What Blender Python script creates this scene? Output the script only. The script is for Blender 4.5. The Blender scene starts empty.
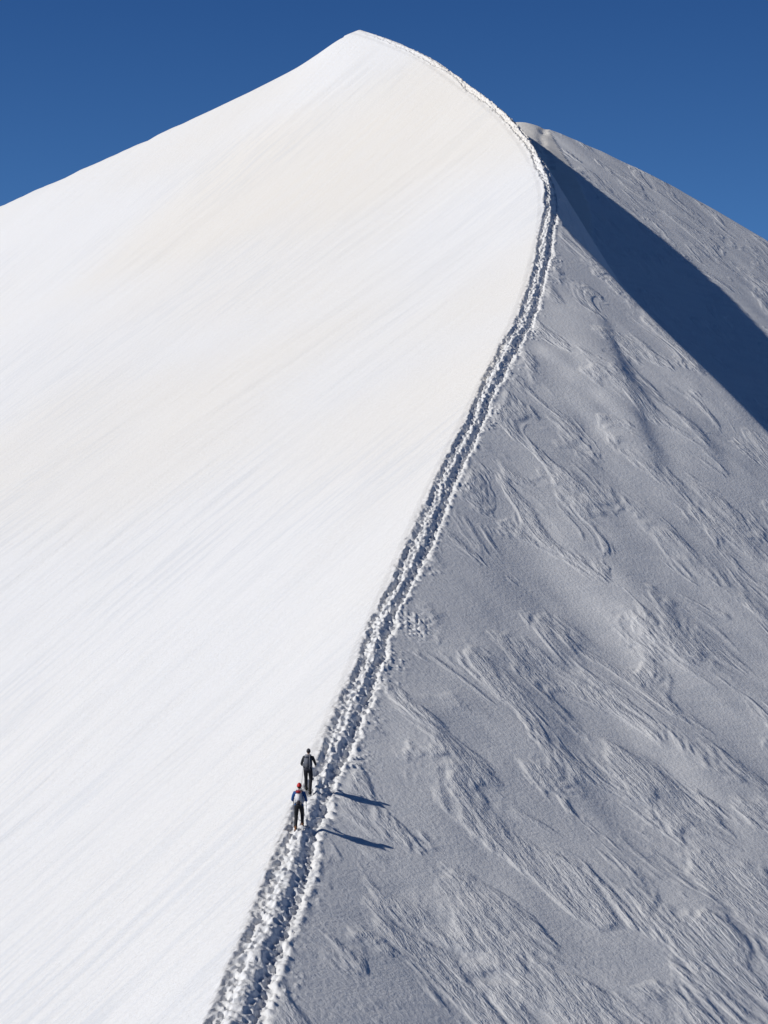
import bpy, bmesh, math, random
import numpy as np
from mathutils import Vector, Matrix

random.seed(4)
scene = bpy.context.scene
FPX = 2500.0

def px(u, v, t):
    """world point seen at pixel u,v at distance t along +Y (used only to survey control points)"""
    return np.array([(u-384)/FPX*t, t, (512-v)/FPX*t])

# ------------------------------------------------------------------ numpy noise
def _hash(ix, iy, seed):
    h = (ix.astype(np.int64)*374761393 + iy.astype(np.int64)*668265263 + seed*1442695041) & 0xffffffff
    h = ((h ^ (h >> 13)) * 1274126177) & 0xffffffff
    h = h ^ (h >> 16)
    return (h & 0xffffff).astype(np.float64)/float(0xffffff)

def vnoise(x, y, seed=0):
    ix = np.floor(x); iy = np.floor(y)
    fx = x-ix; fy = y-iy
    fx = fx*fx*fx*(fx*(fx*6-15)+10); fy = fy*fy*fy*(fy*(fy*6-15)+10)
    a = _hash(ix, iy, seed); b = _hash(ix+1, iy, seed)
    c = _hash(ix, iy+1, seed); d = _hash(ix+1, iy+1, seed)
    return (a*(1-fx)+b*fx)*(1-fy)+(c*(1-fx)+d*fx)*fy - 0.5

def fbm(x, y, seed=0, octv=4, g=0.5):
    s = 0; a = 1.0
    for i in range(octv):
        s = s + a*vnoise(x*2**i+17.3*i, y*2**i-9.1*i, seed+i*7)
        a *= g
    return s

def sstep(a, b, x):
    t = np.clip((x-a)/(b-a), 0, 1)
    return t*t*(3-2*t)

def smin(a, b, k):
    h = np.maximum(k-np.abs(a-b), 0)/k
    return np.minimum(a, b)-h*h*k*0.25

def smax(a, b, k):
    return -smin(-a, -b, k)

# ------------------------------------------------------------------ spline
def natural_spline(xs, ys):
    n = len(xs); h = np.diff(xs)
    A = np.zeros((n, n)); r = np.zeros(n); A[0, 0] = 1; A[-1, -1] = 1
    for i in range(1, n-1):
        A[i, i-1] = h[i-1]; A[i, i] = 2*(h[i-1]+h[i]); A[i, i+1] = h[i]
        r[i] = 3*((ys[i+1]-ys[i])/h[i]-(ys[i]-ys[i-1])/h[i-1])
    c = np.linalg.solve(A, r)
    b = (ys[1:]-ys[:-1])/h - h*(2*c[:-1]+c[1:])/3
    d = (c[1:]-c[:-1])/(3*h)
    def f(x):
        x = np.asarray(x, float)
        i = np.clip(np.searchsorted(xs, x)-1, 0, n-2)
        dx = x-xs[i]
        v = ys[i]+b[i]*dx+c[i]*dx**2+d[i]*dx**3
        lo = ys[0]+b[0]*(x-xs[0])
        return np.where(x < xs[0], lo, v)
    return f

class TPS:
    def __init__(s, pts, reg=1e-5):
        P = np.array(pts, float); s.q = P[:, :2]/100.0; n = len(P)
        d = np.linalg.norm(s.q[:, None]-s.q[None], axis=2)
        K = np.where(d > 0, d*d*np.log(np.maximum(d, 1e-9)), 0)+np.eye(n)*reg
        M = np.zeros((n+3, n+3)); M[:n, :n] = K
        M[:n, n] = 1; M[:n, n+1:] = s.q; M[n, :n] = 1; M[n+1:, :n] = s.q.T
        s.w = np.linalg.solve(M, np.concatenate([P[:, 2], np.zeros(3)]))
    def __call__(s, x, y):
        x = np.asarray(x, float)/100; y = np.asarray(y, float)/100
        r = s.w[-3]+s.w[-2]*x+s.w[-1]*y
        for i in range(len(s.q)):
            d2 = (x-s.q[i, 0])**2+(y-s.q[i, 1])**2
            r = r+s.w[i]*0.5*d2*np.log(np.maximum(d2, 1e-12))
        return r

# ------------------------------------------------------------------ the crest the trail follows
RID = [(216,1024,78),(256,920,87),(291,828,97),(341,700,112),(374,620,124),(400,560,134),(426,500,144),
       (450,450,153),(475,400,163),(500,350,174),(523,300,187),(537,250,201),(547,200,219),(546,170,230),
       (537,150,239),(515,120,252),(487,95,264),(459,75,274),(429,55,284),(401,42,292),(376,33,299),(360,28,303)]
RP = np.array([px(*r) for r in RID])
fxr = natural_spline(RP[:, 1], RP[:, 0]); fzr = natural_spline(RP[:, 1], RP[:, 2])
def xr(y): return fxr(np.minimum(y, 303.0))
YS, XS, ZS = 303.0, RP[-1, 0], RP[-1, 2]

# left sheet (the bowl)
SKY_L = [(341,36,304),(320,50,305),(300,63,306),(250,89,308),(200,111,311),(150,133,314),(100,156,318),(50,178,323),(0,201,328),(-200,300,345)]
SKY_L = [px(*p) for p in SKY_L]
ctl = []
for y in list(np.arange(50, 303, 7.0))+[303.0]:
    ctl.append((float(xr(y)), y, float(fzr(y))))
for p in SKY_L: ctl.append(tuple(p))
for y in np.arange(50, 200, 20.0):
    a = 0.66-0.16*max(0, (y-140)/60)
    for o in (12, 30, 55):
        ctl.append((float(xr(y))-o, y, float(fzr(y))-a*o))
Lf = TPS(ctl)
# right sheet
ctl = []
for y in np.arange(50, 222, 7.0):
    ctl.append((float(xr(y)), y, float(fzr(y))))
for y in np.arange(50, 215, 20.0):
    c = 0.38+0.08*min(1, max(0, (y-100)/60))
    for o in (12, 35, 60):
        ctl.append((float(xr(y))+o, y, float(fzr(y))-c*o))
ctl += [(0, 300, 78.0), (14, 250, 46.5)]
Rt = TPS(ctl)

def march(sheet, u, v, t0=60, t1=320):
    t = np.linspace(t0, t1, 3000)
    z = sheet((u-384)/FPX*t, t)-(512-v)/FPX*t
    i = np.argmax(z > 0)
    return px(u, v, t[i])

A_LINE = [march(Rt, u, v) for u, v in [(558,214),(590,248),(620,279),(650,310),(700,360),(768,428),(860,520),(980,640)]]
e = A_LINE[-1]; dirA = (A_LINE[-1]-A_LINE[-3]); dirA = dirA[:2]/np.linalg.norm(dirA[:2])
for k in (15, 40, 80, 140):
    q = e[:2]+dirA*k
    A_LINE.append(np.array([q[0], q[1], float(Rt(min(q[0], 70), max(q[1], 50)))-0.3*max(0, q[0]-70)]))
K = [np.array([-260, 420, -60.0]), np.array([-150, 375, 0.0])]
K += SKY_L[::-1]
for y in np.arange(303, 219, -3.0): K.append(np.array([float(xr(y)), y, float(fzr(y))]))
K.append(np.array([float(xr(219)), 219, float(fzr(219))]))
K += A_LINE
K = np.array(K)

def crest_sheet(P, x, y, slope):
    best = np.full(x.shape, 1e18); z = np.zeros(x.shape)
    for i in range(len(P)-1):
        a = P[i]; b = P[i+1]; d = b-a; L2 = d[0]**2+d[1]**2
        t = np.clip(((x-a[0])*d[0]+(y-a[1])*d[1])/L2, 0, 1)
        qx = a[0]+t*d[0]; qy = a[1]+t*d[1]
        r2 = (x-qx)**2+(y-qy)**2
        sg = np.sign(d[0]*(y-a[1])-d[1]*(x-a[0]))
        m = r2 < best
        best = np.where(m, r2, best)
        z = np.where(m, a[2]+t*d[2]-slope*sg*np.sqrt(r2), z)
    return z

# far shoulder: plane + its own crest
FZ0, FC, FB = -62.85, 0.5, 0.40
def far_pt(u, v):
    uu = (u-384)/FPX; vv = (512-v)/FPX
    return px(u, v, -FZ0/(FB-FC*uu-vv))
FK = np.array([far_pt(u, v) for u, v in [(440,92),(490,104),(525,116),(560,131),(600,149),(640,168),(680,188),(720,210),(768,238),(860,296),(1000,390),(1200,560)]])
FK = np.vstack([FK, FK[-1]+np.array([200, -40, -120.0])])
FTR = np.array([far_pt(u, v) for u, v in [(545,124),(541,134),(542,143),(548,152),(549,165)]])

# wind lips on the right flank
LIPS = []
for poly, h, wd in [([(563,290),(592,318),(612,360),(628,410),(652,470),(700,545)], .38, 1.7),
                ([(430,560),(470,600),(500,650),(530,700),(560,760),(600,830),(660,930)], .24, 2.4),
                ([(560,600),(572,630),(560,650),(520,660)], .10, .8),
                ([(640,745),(660,780),(690,800)], .16, .9),
                ([(690,860),(720,910),(750,960)], .14, .9),
                ([(630,385),(660,410),(690,430),(740,500)], .18, 1.0),
                ([(400,690),(430,720),(450,760),(455,800)], .10, 1.0)]:
    LIPS.append((np.array([march(Rt, u, v) for u, v in poly]), h, wd))

def trail_disp(x, y, w):
    """churned footprints, w = offset east of the crest"""
    wob = 0.16*vnoise(y*0.12, y*0+3.1, 5)*2
    up = sstep(205, 240, y)
    c = w-(0.52-0.64*up)-wob
    amp = 0.95+0.05*up-0.55*sstep(262, 292, y)
    half = 0.68+0.34*np.clip((104-y)/26, 0, 1)+0.24*vnoise(y*0.45, c*0+1.0, 9)-0.06*up
    rag = 0.30*vnoise(x*3.2, y*2.7, 21)+0.18*vnoise(x*8, y*7, 22)
    edge = 1-sstep(half*0.70, half*1.10, np.abs(c)+rag)
    d = np.zeros_like(w)
    # two worn ruts with a broken spine between
    d -= edge*(0.13+0.07*np.cos(c/half*2*np.pi*0.9+np.pi))
    d += 0.06*np.exp(-((np.abs(c)-half*1.0)/0.13)**2)*(0.5+2.0*vnoise(x*3.9, y*3.3, 31))
    ch = np.abs(vnoise(x*6.2, y*4.6, 41))*2
    d += edge*(0.09*(ch-0.5)+0.13*vnoise(x*2.1, y*1.3, 42)+0.07*vnoise(x*11, y*9, 43))
    for ln, (off, st) in enumerate([(-0.30, 0.62), (0.30, 0.70)]):
        for foot in (0, 1):
            s = y/st+0.5*foot+0.23*ln
            k = np.floor(s); f = s-k
            jx = (_hash(k, k*0+ln, 51+foot)-.5)*0.22
            jy = (_hash(k, k*0+ln, 61+foot)-.5)*0.36
            sz = 0.75+0.55*_hash(k, k*0+ln, 66+foot)
            dp = 0.5+1.0*_hash(k, k*0+ln, 68+foot)
            cx = off*half/0.68+(0.12 if foot else -0.12)+jx
            e2 = ((c-cx)/(0.085*sz))**2+(((f-0.5-jy)*st)/(0.19*sz))**2
            d -= 0.20*dp*np.exp(-e2**1.4)
            d += 0.035*np.exp(-(np.sqrt(e2)-1.7)**2*3)
    # loose clods pushed down the shady side
    cl = np.maximum(vnoise(x*5.9, y*4.9, 71)-0.17, 0)
    zone = sstep(0.5, 0.8, c)*(1-sstep(0.9, 1.9, c))
    spread = np.maximum(vnoise(y*0.35, y*0+8, 73)+.10, 0)*1.8
    d += cl*zone*spread*0.5
    g = np.exp(-((y-125.5)/1.5)**2-((w-1.8)/0.9)**2)
    d += g*(0.45*np.abs(vnoise(x*4.4, y*3.7, 81))-0.09)
    return amp*d*(1-sstep(298, 303, y))

def height(x, y, detail=True):
    x = np.asarray(x, float); y = np.asarray(y, float)
    w = x-xr(y)
    xc = np.clip(x, -95, 80); yc = np.clip(y, 48, 345)
    l = Lf(xc, yc)-0.45*(np.maximum(-95-x, 0))+0.3*np.maximum(y-345, 0)
    r = Rt(xc, yc)-0.35*np.maximum(x-80, 0)+0.3*np.maximum(y-345, 0)
    if detail:
        # broad relief
        u1 = (0.42*x-0.91*y); v1 = (0.91*x+0.42*y)
        away = sstep(0.8, 8, np.abs(w))
        r = r+away*(0.95*fbm(u1/26+.3*vnoise(u1/15, v1/9, 77), v1/11, 101, 2)+0.12*fbm(u1/5, v1/3.0, 111, 3))
        for P, h, wd in LIPS:
            best = np.full(x.shape, 1e9); sgn = np.ones(x.shape); tt = np.zeros(x.shape)
            m = (x > P[:, 0].min()-8) & (x < P[:, 0].max()+8) & (y > P[:, 1].min()-8) & (y < P[:, 1].max()+8)
            xx = x[m]; yy = y[m]; bb = best[m]; ss = sgn[m]; tm = tt[m]
            for i in range(len(P)-1):
                a = P[i]; b = P[i+1]; d = b-a; L2 = d[0]**2+d[1]**2
                t = np.clip(((xx-a[0])*d[0]+(yy-a[1])*d[1])/L2, 0, 1)
                rr = np.hypot(xx-a[0]-t*d[0], yy-a[1]-t*d[1])
                sg = np.sign(d[0]*(yy-a[1])-d[1]*(xx-a[0]))
                k = rr < bb
                bb = np.where(k, rr, bb); ss = np.where(k, sg, ss); tm = np.where(k, (i+t)/(len(P)-1), tm)
            wv = np.where(ss > 0, wd*0.6, wd*2.2)*(1+.8*vnoise(xx*.5, yy*.4, 301))
            add = np.zeros(x.shape)
            add[m] = h*np.exp(-(bb/wv)**2)*np.clip(np.sin(np.pi*np.clip(tm, 0.03, 0.97)), 0, 1)
            r = r+add
        u2 = (0.82*x+0.57*y); v2 = (-0.57*x+0.82*y)
        l = l+away*(0.60*fbm(u2/40, v2/14, 121, 2)+0.24*fbm(u2/22, v2/2.2, 131, 3)*sstep(-.25, .3, fbm(u2/30, v2/20, 137, 2)))
    bk = crest_sheet(K, x, y, 0.8+0.8*sstep(0, 12, x))
    kk = 1.6+2.5*sstep(5, 25, XS-x)
    m0 = smin(l, r, 0.5)
    kr = np.where((x > xr(y)+1.5) | (x < XS-2), kk, 0.9)
    m = smin(m0, bk, kr)
    f = FZ0-FC*x+FB*y
    f = f-1.2*np.logaddexp(0, (15.0-x)/1.5)*1.5
    if detail:
        f = f+0.35*fbm(x/14, y/22, 141, 3)+0.10*fbm((.42*x-.91*y)/6, (.91*x+.42*y)/2, 143, 2)
        bb = np.full(x.shape, 1e9)
        for i in range(len(FTR)-1):
            a = FTR[i]; b = FTR[i+1]; d = b-a; L2 = d[0]**2+d[1]**2
            t = np.clip(((x-a[0])*d[0]+(y-a[1])*d[1])/L2, 0, 1)
            bb = np.minimum(bb, np.hypot(x-a[0]-t*d[0], y-a[1]-t*d[1]))
        f = f-0.20*np.exp(-(bb/0.38)**2)*(1+1.6*vnoise(x*1.3, y*1.1, 15))
    fb = crest_sheet(FK, x, y, 0.7)
    f = smin(f, fb, 1.6)
    z = smax(m, f, 0.6)
    if detail:
        z = z+trail_disp(x, y, w)*(np.abs(w) < 4.2)
    return np.maximum(z, -240+6*vnoise(x/40, y/40, 3)), l, r

# ------------------------------------------------------------------ grid
def outward(start, step, g, mx, lim, far):
    o = [start]
    while o[-1] < lim:
        step = min(step*g, mx); o.append(o[-1]+step)
    while o[-1] < far:
        step *= 1.18; o.append(o[-1]+step)
    return o
right = outward(2.4, 0.055, 1.08, 0.34, 62, 420)
left = outward(1.2, 0.055, 1.10, 0.45, 62, 420)
cent = list(np.arange(-1.2+0.055, 2.4-0.01, 0.055))
W = np.array([-v for v in left[::-1]]+cent+right)
Y = np.concatenate([np.arange(20, 72, .4), np.arange(72, 125, .06), np.arange(125, 200, .085), np.arange(200, 312, .14),
                    312+np.cumsum(0.3*1.06**np.arange(70))])
NR, NC = len(Y), len(W)
print("grid", NR, NC)
YY = np.repeat(Y[:, None], NC, 1); XX = xr(Y)[:, None]+W[None, :]
Z, LL, RR = height(XX, YY)
side = (LL > RR).astype(np.float32)
co = np.stack([XX, YY, Z], -1).reshape(-1, 3).astype(np.float32)
WW = np.repeat(W[None, :], NR, 0)
TC = 0.52-0.64*sstep(205, 240, YY)
trail_mask = (1-sstep(0.7, 1.2, np.abs(WW-TC)))*(YY < 303)

i0 = (np.arange(NR-1)[:, None]*NC+np.arange(NC-1)[None, :])
quads = np.stack([i0, i0+1, i0+NC+1, i0+NC], -1)
cw = 0.5*(W[:-1]+W[1:]); cy = 0.5*(Y[:-1]+Y[1:])
is_trail = ((cw[None, :] > -1.15) & (cw[None, :] < 2.2) & (cy[:, None] < 303.5) & (cy[:, None] > 60))

def mesh_from(name, q, mat):
    used, inv = np.unique(q.reshape(-1), return_inverse=True)
    me = bpy.data.meshes.new(name)
    me.vertices.add(len(used)); me.vertices.foreach_set("co", co[used].reshape(-1))
    n = len(q); me.loops.add(n*4); me.loops.foreach_set("vertex_index", inv.astype(np.int32).reshape(-1))
    me.polygons.add(n); me.polygons.foreach_set("loop_start", np.arange(0, n*4, 4, dtype=np.int32))
    try: me.polygons.foreach_set("loop_total", np.full(n, 4, dtype=np.int32))
    except Exception: pass
    me.polygons.foreach_set("use_smooth", np.ones(n, dtype=bool))
    a = me.attributes.new("side", 'FLOAT', 'POINT'); a.data.foreach_set("value", side.reshape(-1)[used])
    b = me.attributes.new("trod", 'FLOAT', 'POINT'); b.data.foreach_set("value", trail_mask.reshape(-1)[used].astype(np.float32))
    me.update(calc_edges=True)
    ob = bpy.data.objects.new(name, me); scene.collection.objects.link(ob)
    me.materials.append(mat)
    return ob

# ------------------------------------------------------------------ snow material
def snow_material():
    m = bpy.data.materials.new("snow"); m.use_nodes = True
    nt = m.node_tree; N = nt.nodes; Lk = nt.links
    bs = N["Principled BSDF"]; bs.inputs["Roughness"].default_value = 0.62
    bs.inputs["Specular IOR Level"].default_value = 0.15
    tc = N.new("ShaderNodeTexCoord")
    sd = N.new("ShaderNodeAttribute"); sd.attribute_name = "side"
    tr = N.new("ShaderNodeAttribute"); tr.attribute_name = "trod"
    def math_(op, a, b=None, clamp=False):
        n = N.new("ShaderNodeMath"); n.operation = op; n.use_clamp = clamp
        for i, v in enumerate((a, b)):
            if v is None: continue
            if isinstance(v, (int, float)): n.inputs[i].default_value = v
            else: Lk.new(v, n.inputs[i])
        return n.outputs[0]
    def noise(vec, scale, det=3, rough=.5, dist=0):
        n = N.new("ShaderNodeTexNoise"); n.inputs["Scale"].default_value = scale
        n.inputs["Detail"].default_value = det; n.inputs["Roughness"].default_value = rough
        n.inputs["Distortion"].default_value = dist
        Lk.new(vec, n.inputs["Vector"]); return n.outputs["Fac"]
    def mapped(ang, sc):
        r = N.new("ShaderNodeVectorRotate"); r.rotation_type = 'Z_AXIS'; r.inputs["Angle"].default_value = ang
        Lk.new(tc.outputs["Object"], r.inputs["Vector"])
        p = N.new("ShaderNodeMapping"); p.vector_type = 'POINT'; p.inputs["Scale"].default_value = sc
        Lk.new(r.outputs[0], p.inputs["Vector"]); return p.outputs[0]
    def ramp(f, a, b):
        n = N.new("ShaderNodeMapRange"); n.interpolation_type = 'SMOOTHSTEP'
        n.inputs["From Min"].default_value = a; n.inputs["From Max"].default_value = b
        Lk.new(f, n.inputs["Value"]); return n.outputs[0]
    obj = tc.outputs["Object"]
    left = math_('SUBTRACT', 1.0, sd.outputs["Fac"])
    xyz = N.new("ShaderNodeSeparateXYZ"); Lk.new(obj, xyz.inputs[0])
    low = math_('SUBTRACT', 1.0, ramp(xyz.outputs["Z"], -30.0, 25.0))   # lower slopes: greyer, less warm snow with stronger wind streaks
    # colour: faint wind-blown dust on the sunny side
    broad = noise(obj, 0.018, 2, .55)
    warm = ramp(broad, 0.34, 0.60)
    fine = noise(mapped(-0.74, (0.08, 1.0, 0.15)), 1.1, 4, .68)
    mx = N.new("ShaderNodeMix"); mx.data_type = 'RGBA'
    mx.inputs["A"].default_value = (0.87, 0.87, 0.87, 1); mx.inputs["B"].default_value = (0.88, 0.845, 0.785, 1)
    wf = math_('MULTIPLY', math_('MULTIPLY', warm, left), math_('ADD', fine, 0.4), True)
    Lk.new(math_('MULTIPLY', wf, math_('SUBTRACT', 1.0, math_('MULTIPLY', low, 0.85))), mx.inputs["Factor"])
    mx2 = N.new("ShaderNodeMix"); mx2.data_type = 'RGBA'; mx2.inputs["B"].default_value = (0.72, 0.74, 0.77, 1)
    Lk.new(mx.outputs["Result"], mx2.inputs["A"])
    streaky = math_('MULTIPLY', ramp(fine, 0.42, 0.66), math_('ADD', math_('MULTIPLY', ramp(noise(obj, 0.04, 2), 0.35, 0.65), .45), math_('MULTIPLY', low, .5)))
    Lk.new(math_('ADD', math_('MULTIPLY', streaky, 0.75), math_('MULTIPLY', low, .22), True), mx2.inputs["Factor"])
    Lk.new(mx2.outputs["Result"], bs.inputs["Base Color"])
    # relief
    angR = math.atan2(0.91, 0.42)
    s1 = noise(mapped(angR, (0.27, 1.0, 0.3)), 2.2, 4, .64, .35)
    patch = ramp(noise(mapped(angR, (0.55, 1.0, 0.3)), 0.26, 3, .62, .6), 0.47, 0.63)
    hR = math_('MULTIPLY', math_('MULTIPLY', s1, patch), 0.18)
    hL = math_('MULTIPLY', fine, math_('ADD', 0.13, math_('MULTIPLY', low, 0.12)))
    mh = N.new("ShaderNodeMix"); mh.data_type = 'FLOAT'
    Lk.new(sd.outputs["Fac"], mh.inputs["Factor"]); Lk.new(hL, mh.inputs["A"]); Lk.new(hR, mh.inputs["B"])
    notr = math_('SUBTRACT', 1.0, tr.outputs["Fac"])
    h = math_('MULTIPLY', mh.outputs["Result"], notr)
    grain = noise(obj, 4.2, 3, .70)
    h = math_('ADD', h, math_('MULTIPLY', grain, 0.046))
    bp = N.new("ShaderNodeBump"); bp.inputs["Strength"].default_value = 1.0; bp.inputs["Distance"].default_value = 1.0
    Lk.new(h, bp.inputs["Height"]); Lk.new(bp.outputs[0], bs.inputs["Normal"])
    return m
SNOW = snow_material()
mesh_from("snow_mountain", quads[~is_trail], SNOW)
mesh_from("footpath", quads[is_trail], SNOW)

# distant valley floor
def flat_mat(name, col, rough=.8, bump=0, scale=20, var=0.25, spec=.3):
    m = bpy.data.materials.new(name); m.use_nodes = True; nt = m.node_tree; N = nt.nodes
    bs = N["Principled BSDF"]; bs.inputs["Roughness"].default_value = rough; bs.inputs["Specular IOR Level"].default_value = spec
    tc = N.new("ShaderNodeTexCoord"); n = N.new("ShaderNodeTexNoise"); n.inputs["Scale"].default_value = scale
    n.inputs["Detail"].default_value = 4
    nt.links.new(tc.outputs["Object"], n.inputs["Vector"])
    mx = N.new("ShaderNodeMix"); mx.data_type = 'RGBA'
    mx.inputs["A"].default_value = (*[c*(1-var) for c in col], 1); mx.inputs["B"].default_value = (*[min(1, c*(1+var)) for c in col], 1)
    nt.links.new(n.outputs["Fac"], mx.inputs["Factor"]); nt.links.new(mx.outputs["Result"], bs.inputs["Base Color"])
    if bump:
        b = N.new("ShaderNodeBump"); b.inputs["Distance"].default_value = bump
        nt.links.new(n.outputs["Fac"], b.inputs["Height"]); nt.links.new(b.outputs[0], bs.inputs["Normal"])
    return m
me = bpy.data.meshes.new("ground"); S = 12000
me.from_pydata([(-S, -S, -244), (S, -S, -244), (S, S, -244), (-S, S, -244)], [], [(0, 1, 2, 3)])
g = bpy.data.objects.new("ground", me); scene.collection.objects.link(g)
me.materials.append(flat_mat("valley_rock", (0.12, 0.12, 0.13), scale=0.004))

# ------------------------------------------------------------------ climbers
def skin_mesh(name, verts, edges, radii, root=0, sub=2):
    me = bpy.data.meshes.new(name); me.from_pydata(verts, edges, [])
    ob = bpy.data.objects.new(name, me); scene.collection.objects.link(ob)
    ob.modifiers.new("skin", 'SKIN').use_smooth_shade = True
    for i, r in enumerate(radii):
        rr = r if isinstance(r, tuple) else (r, r)
        me.skin_vertices[0].data[i].radius = rr
        me.skin_vertices[0].data[i].use_root = (i == root)
    s = ob.modifiers.new("sub", 'SUBSURF'); s.levels = sub; s.render_levels = sub
    dg = bpy.context.evaluated_depsgraph_get()
    nm = bpy.data.meshes.new_from_object(ob.evaluated_get(dg))
    bpy.data.objects.remove(ob)
    o2 = bpy.data.objects.new(name, nm); scene.collection.objects.link(o2)
    for p in nm.polygons: p.use_smooth = True
    nm.materials.clear()
    return o2

def rounded(name, loc, size, mat, bev=.3, taper=1.0, rot=(0, 0, 0), sub=2):
    bm = bmesh.new(); bmesh.ops.create_cube(bm, size=1)
    for v in bm.verts:
        f = taper if v.co.z > 0 else 1
        v.co = Vector((v.co.x*size[0]*f, v.co.y*size[1]*f, v.co.z*size[2]))
    bmesh.ops.bevel(bm, geom=bm.edges[:], offset=min(size)*bev, segments=3, affect='EDGES')
    me = bpy.data.meshes.new(name); bm.to_mesh(me); bm.free()
    for p in me.polygons: p.use_smooth = True
    o = bpy.data.objects.new(name, me); scene.collection.objects.link(o)
    o.location = loc; o.rotation_euler = rot; me.materials.append(mat); return o

def tube(name, pts, r, mat, r2=None):
    bm = bmesh.new()
    rings = []
    n = len(pts)
    for i, p in enumerate(pts):
        d = (Vector(pts[min(i+1, n-1)])-Vector(pts[max(i-1, 0)])).normalized()
        q = d.to_track_quat('Z', 'Y'); rad = r if r2 is None else r+(r2-r)*i/(n-1)
        rings.append([bm.verts.new(Vector(p)+q @ Vector((math.cos(a)*rad, math.sin(a)*rad, 0))) for a in [k*math.pi/4 for k in range(8)]])
    for a, b in zip(rings[:-1], rings[1:]):
        for k in range(8): bm.faces.new([a[k], a[(k+1) % 8], b[(k+1) % 8], b[k]])
    bm.faces.new(rings[0][::-1]); bm.faces.new(rings[-1])
    me = bpy.data.meshes.new(name); bm.to_mesh(me); bm.free()
    for p in me.polygons: p.use_smooth = True
    o = bpy.data.objects.new(name, me); scene.collection.objects.link(o); me.materials.append(mat); return o

def head_obj(c, skin, hair, hat, hatstyle):
    bm = bmesh.new(); bmesh.ops.create_uvsphere(bm, u_segments=32, v_segments=24, radius=1)
    for v in bm.verts:
        x, y, z = v.co
        s = 1-0.28*max(0, -z)**1.3
        yy = y
        if y > 0:   # face side (+Y)
            yy = y*0.93
            yy += 0.22*math.exp(-(x/0.13)**2-((z+0.12)/0.16)**2)      # nose
            yy += 0.05*math.exp(-(x/0.3)**2-((z+0.48)/0.08)**2)       # lips
            yy -= 0.07*(math.exp(-((abs(x)-.33)/0.14)**2-((z-0.03)/0.10)**2))  # sockets
            yy += 0.08*math.exp(-(x/0.3)**2-((z+0.8)/0.18)**2)        # chin
        xx = x+(0.14*math.copysign(1, x)*math.exp(-(y/0.12)**2-((z+.05)/0.22)**2) if abs(x) > .7 else 0)  # ears
        v.co = Vector((xx*0.077*s, yy*0.098*s, z*0.118))
    me = bpy.data.meshes.new("head"); bm.to_mesh(me); bm.free()
    me.materials.append(skin); me.materials.append(hair)
    for p in me.polygons:
        p.use_smooth = True
        cc = p.center
        if cc.z > 0.06 or (cc.y < 0.0 and cc.z > -0.05): p.material_index = 1
    o = bpy.data.objects.new("head", me); scene.collection.objects.link(o); o.location = c
    obs = [o]
    dark = flat_mat("eye_dark", (.03, .02, .02))
    for sx in (-1, 1):
        bm = bmesh.new(); bmesh.ops.create_uvsphere(bm, u_segments=12, v_segments=8, radius=0.012)
        e = bpy.data.meshes.new("eye"); bm.to_mesh(e); bm.free(); e.materials.append(dark)
        eo = bpy.data.objects.new("eye", e); scene.collection.objects.link(eo)
        eo.location = Vector(c)+Vector((sx*0.026, 0.083, 0.004)); obs.append(eo)
    obs.append(rounded("mouth", Vector(c)+Vector((0, 0.083, -0.056)), (.045, .012, .010), flat_mat("lips", (.35, .12, .1)), .3))
    # hat / helmet
    bm = bmesh.new(); bmesh.ops.create_uvsphere(bm, u_segments=32, v_segments=20, radius=1)
    bmesh.ops.delete(bm, geom=[v for v in bm.verts if v.co.z < -0.02], context='VERTS')
    for v in bm.verts:
        k = 1.28 if hatstyle == 'helmet' else 1.08
        brim = 0.10 if v.co.z < 0.1 else 0
        v.co = Vector((v.co.x*(0.080*k+brim*.08), v.co.y*(0.101*k+brim*.08)-0.004, v.co.z*0.128*k*0.9+0.014))
    me = bpy.data.meshes.new("helmet" if hatstyle == 'helmet' else "hat"); bm.to_mesh(me); bm.free()
    for p in me.polygons: p.use_smooth = True
    me.materials.append(hat)
    h = bpy.data.objects.new(me.name, me); scene.collection.objects.link(h); h.location = c
    sm = h.modifiers.new("solid", 'SOLIDIFY'); sm.thickness = .008
    obs.append(h)
    return obs

def hand(wrist, direction, side_, mat):
    """gloved hand closed on the pole grip: palm + 4 fingers + thumb, separate skinned chains"""
    obs = []
    w = Vector(wrist); d = Vector(direction).normalized()
    up = Vector((0, 0, 1)); sd = Vector((side_, 0, 0))
    palm = [w, w+d*0.05, w+d*0.085]
    obs.append(skin_mesh("palm", [tuple(p) for p in palm], [(0, 1), (1, 2)], [(.030, .026), (.042, .022), (.036, .02)], 0, 1))
    ln = [.92, 1.0, .95, .78]
    for i in range(4):
        b = w+d*0.075+up*(0.030-0.020*i)
        L = ln[i]
        p = [b, b+d*0.028*L-sd*0.006, b+d*0.030*L-sd*0.032*L, b+d*0.006-sd*0.042*L, b-d*0.012*L-sd*0.034*L]
        obs.append(skin_mesh("finger", [tuple(q) for q in p], [(0, 1), (1, 2), (2, 3), (3, 4)], [.011, .011, .010, .009, .008], 0, 1))
    b = w+d*0.03+up*0.028
    p = [b, b+d*0.022-sd*0.022+up*.008, b+d*0.044-sd*0.036+up*.004, b+d*.058-sd*.030]
    obs.append(skin_mesh("thumb", [tuple(q) for q in p], [(0, 1), (1, 2), (2, 3)], [.014, .012, .011, .009], 0, 1))
    for o in obs: o.data.materials.append(mat)
    return obs

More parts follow.
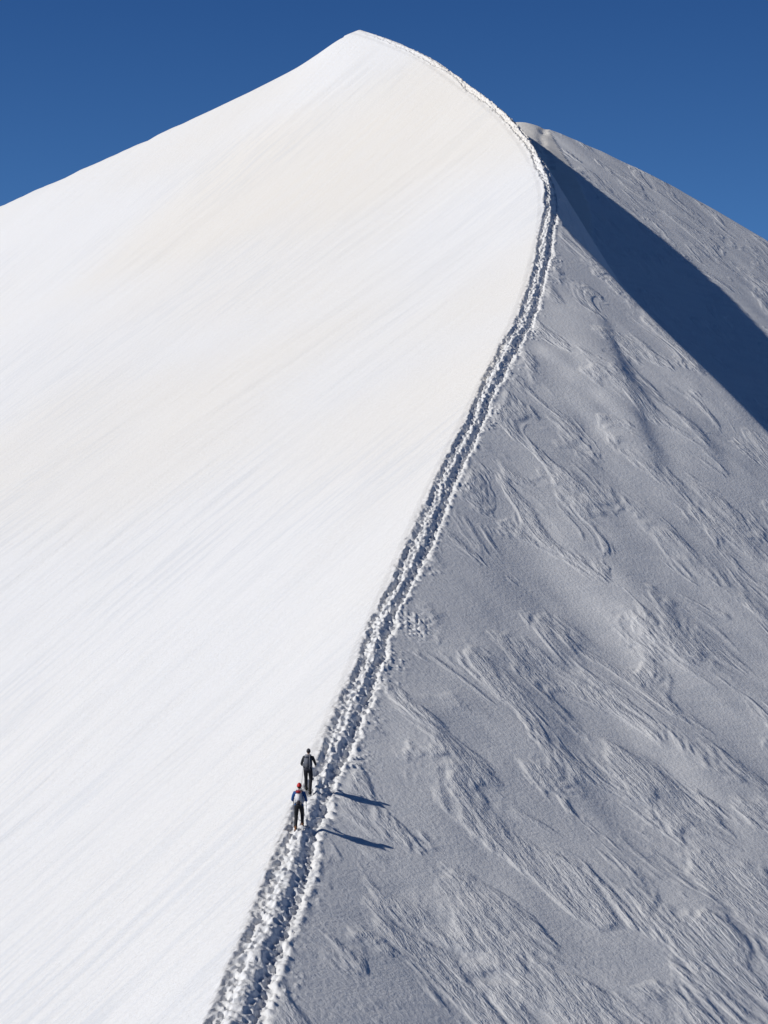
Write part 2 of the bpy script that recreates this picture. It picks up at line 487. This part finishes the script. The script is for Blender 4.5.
def climber(spec, x0, y0, base_slope):
    root = bpy.data.objects.new("climber", None); scene.collection.objects.link(root)
    ph = spec['phase']           # which leg leads
    gz = lambda yy: base_slope*yy
    fy, ry = 0.28, -0.22
    L, R = (1, -1) if ph > 0 else (-1, 1)
    V = []; E = []; RD = []
    def add(p, r, parent=None):
        V.append(tuple(p)); RD.append(r)
        if parent is not None: E.append((parent, len(V)-1))
        return len(V)-1
    pel = add((0, 0, .96), (.165, .135))
    sp = add((0, .03, 1.14), (.165, .125), pel)
    ch = add((0, .08, 1.33), (.185, .135), sp)
    uc = add((0, .10, 1.44), (.14, .10), ch)
    nk = add((0, .115, 1.525), (.058, .058), uc)
    add((0, .135, 1.60), (.052, .052), nk)
    feet = []
    for s, yk in ((L, fy), (R, ry)):
        lead = yk > 0
        hip = add((s*.10, .0, .90), (.110, .115), pel)
        knee = (s*.115, .20 if lead else .06, .56 if lead else .50)
        m1 = add(((s*.108), knee[1]*.5, (.90+knee[2])*.5), (.098, .100), hip)
        kn = add(knee, (.078, .080), m1)
        ank = (s*.115, yk-.03, gz(yk)+.11)
        cf = add((s*.115, (knee[1]+ank[1])*.5-.025, (knee[2]+ank[2])*.5+.03), (.074, .078), kn)
        an = add(ank, (.062, .064), cf)
        feet.append((s, yk))
    wr = []
    for s in (1, -1):
        fwd = 0.16 if s != L else 0.04
        sh = add((s*.185, .09, 1.43), (.078, .076), uc)
        ua = add((s*.245, .05+fwd*.3, 1.29), (.064, .064), sh)
        el = add((s*.285, .02+fwd, 1.15), (.056, .056), ua)
        fa = add((s*.275, .14+fwd, 1.10), (.049, .049), el)
        w_ = (s*.265, .26+fwd, 1.09)
        add(w_, (.036, .036), fa); wr.append((s, w_, fwd))
    body = skin_mesh("body", V, E, RD, 0, 2)
    for mt in (spec['trousers'], spec['jacket'], spec['skin'], spec['gaiter']): body.data.materials.append(mt)
    for p in body.data.polygons:
        c = p.center
        if c.z > 1.535 and abs(c.x) < .1: p.material_index = 2
        elif c.z > 0.93: p.material_index = 1
        elif c.z < 0.36: p.material_index = 3
        else: p.material_index = 0
    parts = [body]
    parts += head_obj((0, .155, 1.665), spec['skin'], spec['hair'], spec['hat'], spec['hatstyle'])
    parts.append(tube("collar", [(0, .105, 1.49), (0, .118, 1.545)], .075, spec['jacket'], .068))
    parts.append(tube("waist_belt", [(0, .0, .985), (0, .006, 1.02)], .165, spec['strap'], .163))
    # boots
    for s, yk in feet:
        z = gz(yk)
        parts.append(rounded("boot", (s*.115, yk+.035, z+.055), (.11, .30, .10), spec['boot'], .35, .9, (math.atan(base_slope), 0, 0)))
        parts.append(rounded("boot_shaft", (s*.115, yk-.03, z+.14), (.14, .15, .14), spec['boot'], .35, .95))
        parts.append(rounded("boot_sole", (s*.115, yk+.035, z+.010), (.115, .31, .025), spec['strap'], .3, 1, (math.atan(base_slope), 0, 0)))
    # rucksack on the back (-Y side)
    pk = spec['pack']; k = spec['packscale']
    parts.append(rounded("rucksack", (0, -.135, 1.245), (.33*k, .24*k, .50*k), pk, .30, .9, (-.10, 0, 0)))
    parts.append(rounded("rucksack_lid", (0, -.12, 1.245+.275*k), (.30*k, .26*k, .12*k), spec['lid'], .38, .9, (-.10, 0, 0)))
    parts.append(rounded("front_pocket", (0, -.255*k, 1.10), (.20*k, .09, .18*k), spec['pocket'], .35, .9, (-.05, 0, 0)))
    for s in (1, -1):
        parts.append(rounded("side_pocket", (s*.165*k, -.12, 1.12), (.07, .15, .20), pk, .35, .9))
        parts.append(tube("shoulder_strap", [(s*.09, -.03, 1.47), (s*.105, .06, 1.535), (s*.11, .18, 1.46), (s*.125, .225, 1.33), (s*.15, .14, 1.12), (s*.15, 0, 1.06)], .020, spec['strap']))
    parts.append(rounded("rolled_mat", (0, -.14, .965), (.36*k, .12, .12), spec['roll'], .45))
    # hands and poles
    for s, w_, fwd in wr:
        parts += hand(w_, (0, 1, -.05), s, spec['glove'])
        gx, gy, gz_ = w_[0]-s*.024, w_[1]+.083, w_[2]
        tipy = gy+.10-.25*(fwd < .1)
        tip = (gx+s*.10, tipy, gz(tipy)-.03)
        top = Vector((gx, gy, gz_+.07)); tv = Vector(tip)
        mid = top.lerp(tv, .16)
        parts.append(tube("pole_grip", [tuple(top), tuple(mid)], .016, spec['strap']))
        parts.append(tube("pole_shaft", [tuple(mid), tuple(tv)], .010, spec['pole'], .007))
        bk_ = top.lerp(tv, .93)
        dd = (tv-top).normalized()*.006
        parts.append(tube("pole_basket", [tuple(bk_-dd), tuple(bk_+dd)], .045, spec['strap']))
    parts.append(tube("ice_axe_shaft", [(.10, -.28, .98), (.11, -.26, 1.60)], .012, spec['pole']))
    parts.append(tube("ice_axe_head", [(.02, -.265, 1.575), (.11, -.26, 1.60), (.20, -.26, 1.585)], .014, spec['pole'], .006))
    for p in parts: p.parent = root
    # stand on the trodden surface: highest ground under the two boots
    zs = []
    for s, yk in feet:
        gx = np.array([x0+s*.115+dx for dx in (-.04, 0, .04)]*3); gy = np.repeat(np.array([y0+yk-.1, y0+yk, y0+yk+.1]), 3)
        zs.append(float(height(gx, gy)[0].mean())-gz(yk))
    zz = max(zs)-.01
    root.location = (x0, y0, zz)
    root.rotation_euler = (0, 0, spec['yaw']); root.scale = (spec['scale'],)*3
    print("climber", x0, y0, zs, "px", 512-zz/y0*FPX)
    return root

skin = flat_mat("skin", (.45, .27, .19), .5)
base = dict(skin=skin, hair=flat_mat("hair", (.04, .025, .015)), strap=flat_mat("black_webbing", (.02, .02, .022)),
            pole=flat_mat("metal_pole", (.25, .25, .27), .35), glove=flat_mat("glove", (.02, .02, .025)),
            trousers=flat_mat("black_trousers", (.014, .015, .020), .8, .004, 30), gaiter=flat_mat("gaiter", (.016, .016, .022), .7))
A = dict(base, jacket=flat_mat("blue_jacket", (.02, .09, .28), .7, .004, 25), hat=flat_mat("red_helmet", (.55, .02, .02), .4),
         hatstyle='helmet', boot=flat_mat("leather_boot", (.26, .11, .04), .6), pack=flat_mat("white_pack", (.70, .70, .72), .7, .004, 20),
         lid=flat_mat("red_lid", (.35, .02, .03), .7), pocket=flat_mat("dark_pocket", (.05, .04, .05)), roll=flat_mat("dark_roll", (.03, .03, .04)), packscale=.92, phase=1, yaw=-.05, scale=.98)
B = dict(base, jacket=flat_mat("charcoal_jacket", (.03, .034, .042), .7, .004, 25), hat=flat_mat("grey_hat", (.05, .05, .06), .8),
         hatstyle='beanie', boot=flat_mat("dark_boot", (.03, .028, .026), .6), pack=flat_mat("grey_pack", (.13, .14, .17), .7, .004, 20),
         lid=flat_mat("light_grey_lid", (.26, .27, .30), .7), pocket=flat_mat("grey_pocket", (.09, .095, .11)), roll=flat_mat("grey_roll", (.06, .06, .08)), packscale=1.0, phase=-1, yaw=-.12, scale=.97)
ya, yb = 97.6, 101.7
climber(A, (299-384)/FPX*ya, ya, .2)
climber(B, (308-384)/FPX*yb, yb, .22)

# ------------------------------------------------------------------ light
l = Vector((.768, .25, -.568)).normalized()
sun = bpy.data.lights.new("sun", 'SUN'); sun.energy = 3.45; sun.angle = math.radians(.5); sun.color = (1, .965, .91)
so = bpy.data.objects.new("sun", sun); scene.collection.objects.link(so)
so.rotation_mode = 'QUATERNION'; so.rotation_quaternion = l.to_track_quat('-Z', 'Y'); so.location = (-50, 0, 80)

w = bpy.data.worlds.new("World"); scene.world = w; w.use_nodes = True
nt = w.node_tree; bg = nt.nodes["Background"]; bg.inputs["Strength"].default_value = .05
sky = nt.nodes.new("ShaderNodeTexSky"); sky.sky_type = 'NISHITA'; sky.sun_disc = False
sky.sun_elevation = math.asin(-l.z); sky.sun_rotation = math.atan2(-l.x, -l.y)
sky.altitude = 4000; sky.air_density = 1.0; sky.dust_density = 0.0; sky.ozone_density = 3.0
tc = nt.nodes.new("ShaderNodeTexCoord")
va = nt.nodes.new("ShaderNodeVectorMath"); va.operation = 'MULTIPLY_ADD'
va.inputs[1].default_value = (1, 1, 2.0); va.inputs[2].default_value = (0, 0, .12)
nt.links.new(tc.outputs["Generated"], va.inputs[0])
nm = nt.nodes.new("ShaderNodeVectorMath"); nm.operation = 'NORMALIZE'
nt.links.new(va.outputs[0], nm.inputs[0]); nt.links.new(nm.outputs[0], sky.inputs["Vector"])
# thin high-altitude air: bright hazy band low down, very dark overhead
sx = nt.nodes.new("ShaderNodeSeparateXYZ"); nt.links.new(tc.outputs["Generated"], sx.inputs[0])
rp = nt.nodes.new("ShaderNodeValToRGB")
e = rp.color_ramp.elements
e[0].position = 0.0; e[0].color = (.62, .82, .92, 1)
e[1].position = 0.7; e[1].color = (.10, .17, .26, 1)
for pos, col in ((.10, (.46, .75, .92)), (.20, (.29, .56, .81)), (.38, (.15, .27, .42))):
    q = e.new(pos); q.color = (*col, 1)
nt.links.new(sx.outputs["Z"], rp.inputs["Fac"])
sc2 = nt.nodes.new("ShaderNodeVectorMath"); sc2.operation = 'SCALE'; sc2.inputs["Scale"].default_value = 2.9
nt.links.new(rp.outputs["Color"], sc2.inputs[0])
tint = nt.nodes.new("ShaderNodeVectorMath"); tint.operation = 'MULTIPLY'
nt.links.new(sc2.outputs[0], tint.inputs[1])
nt.links.new(sky.outputs[0], tint.inputs[0]); nt.links.new(tint.outputs[0], bg.inputs["Color"])

scene.view_settings.view_transform = 'Standard'; scene.view_settings.look = 'None'
scene.view_settings.exposure = 0; scene.view_settings.gamma = 1

cam = bpy.data.cameras.new("camera"); cam.sensor_fit = 'VERTICAL'; cam.sensor_height = 36; cam.lens = FPX/1024*36
cam.clip_start = 1; cam.clip_end = 30000
c = bpy.data.objects.new("camera", cam); scene.collection.objects.link(c)
c.location = (0, 0, 0); c.rotation_euler = (math.pi/2, 0, 0); scene.camera = c
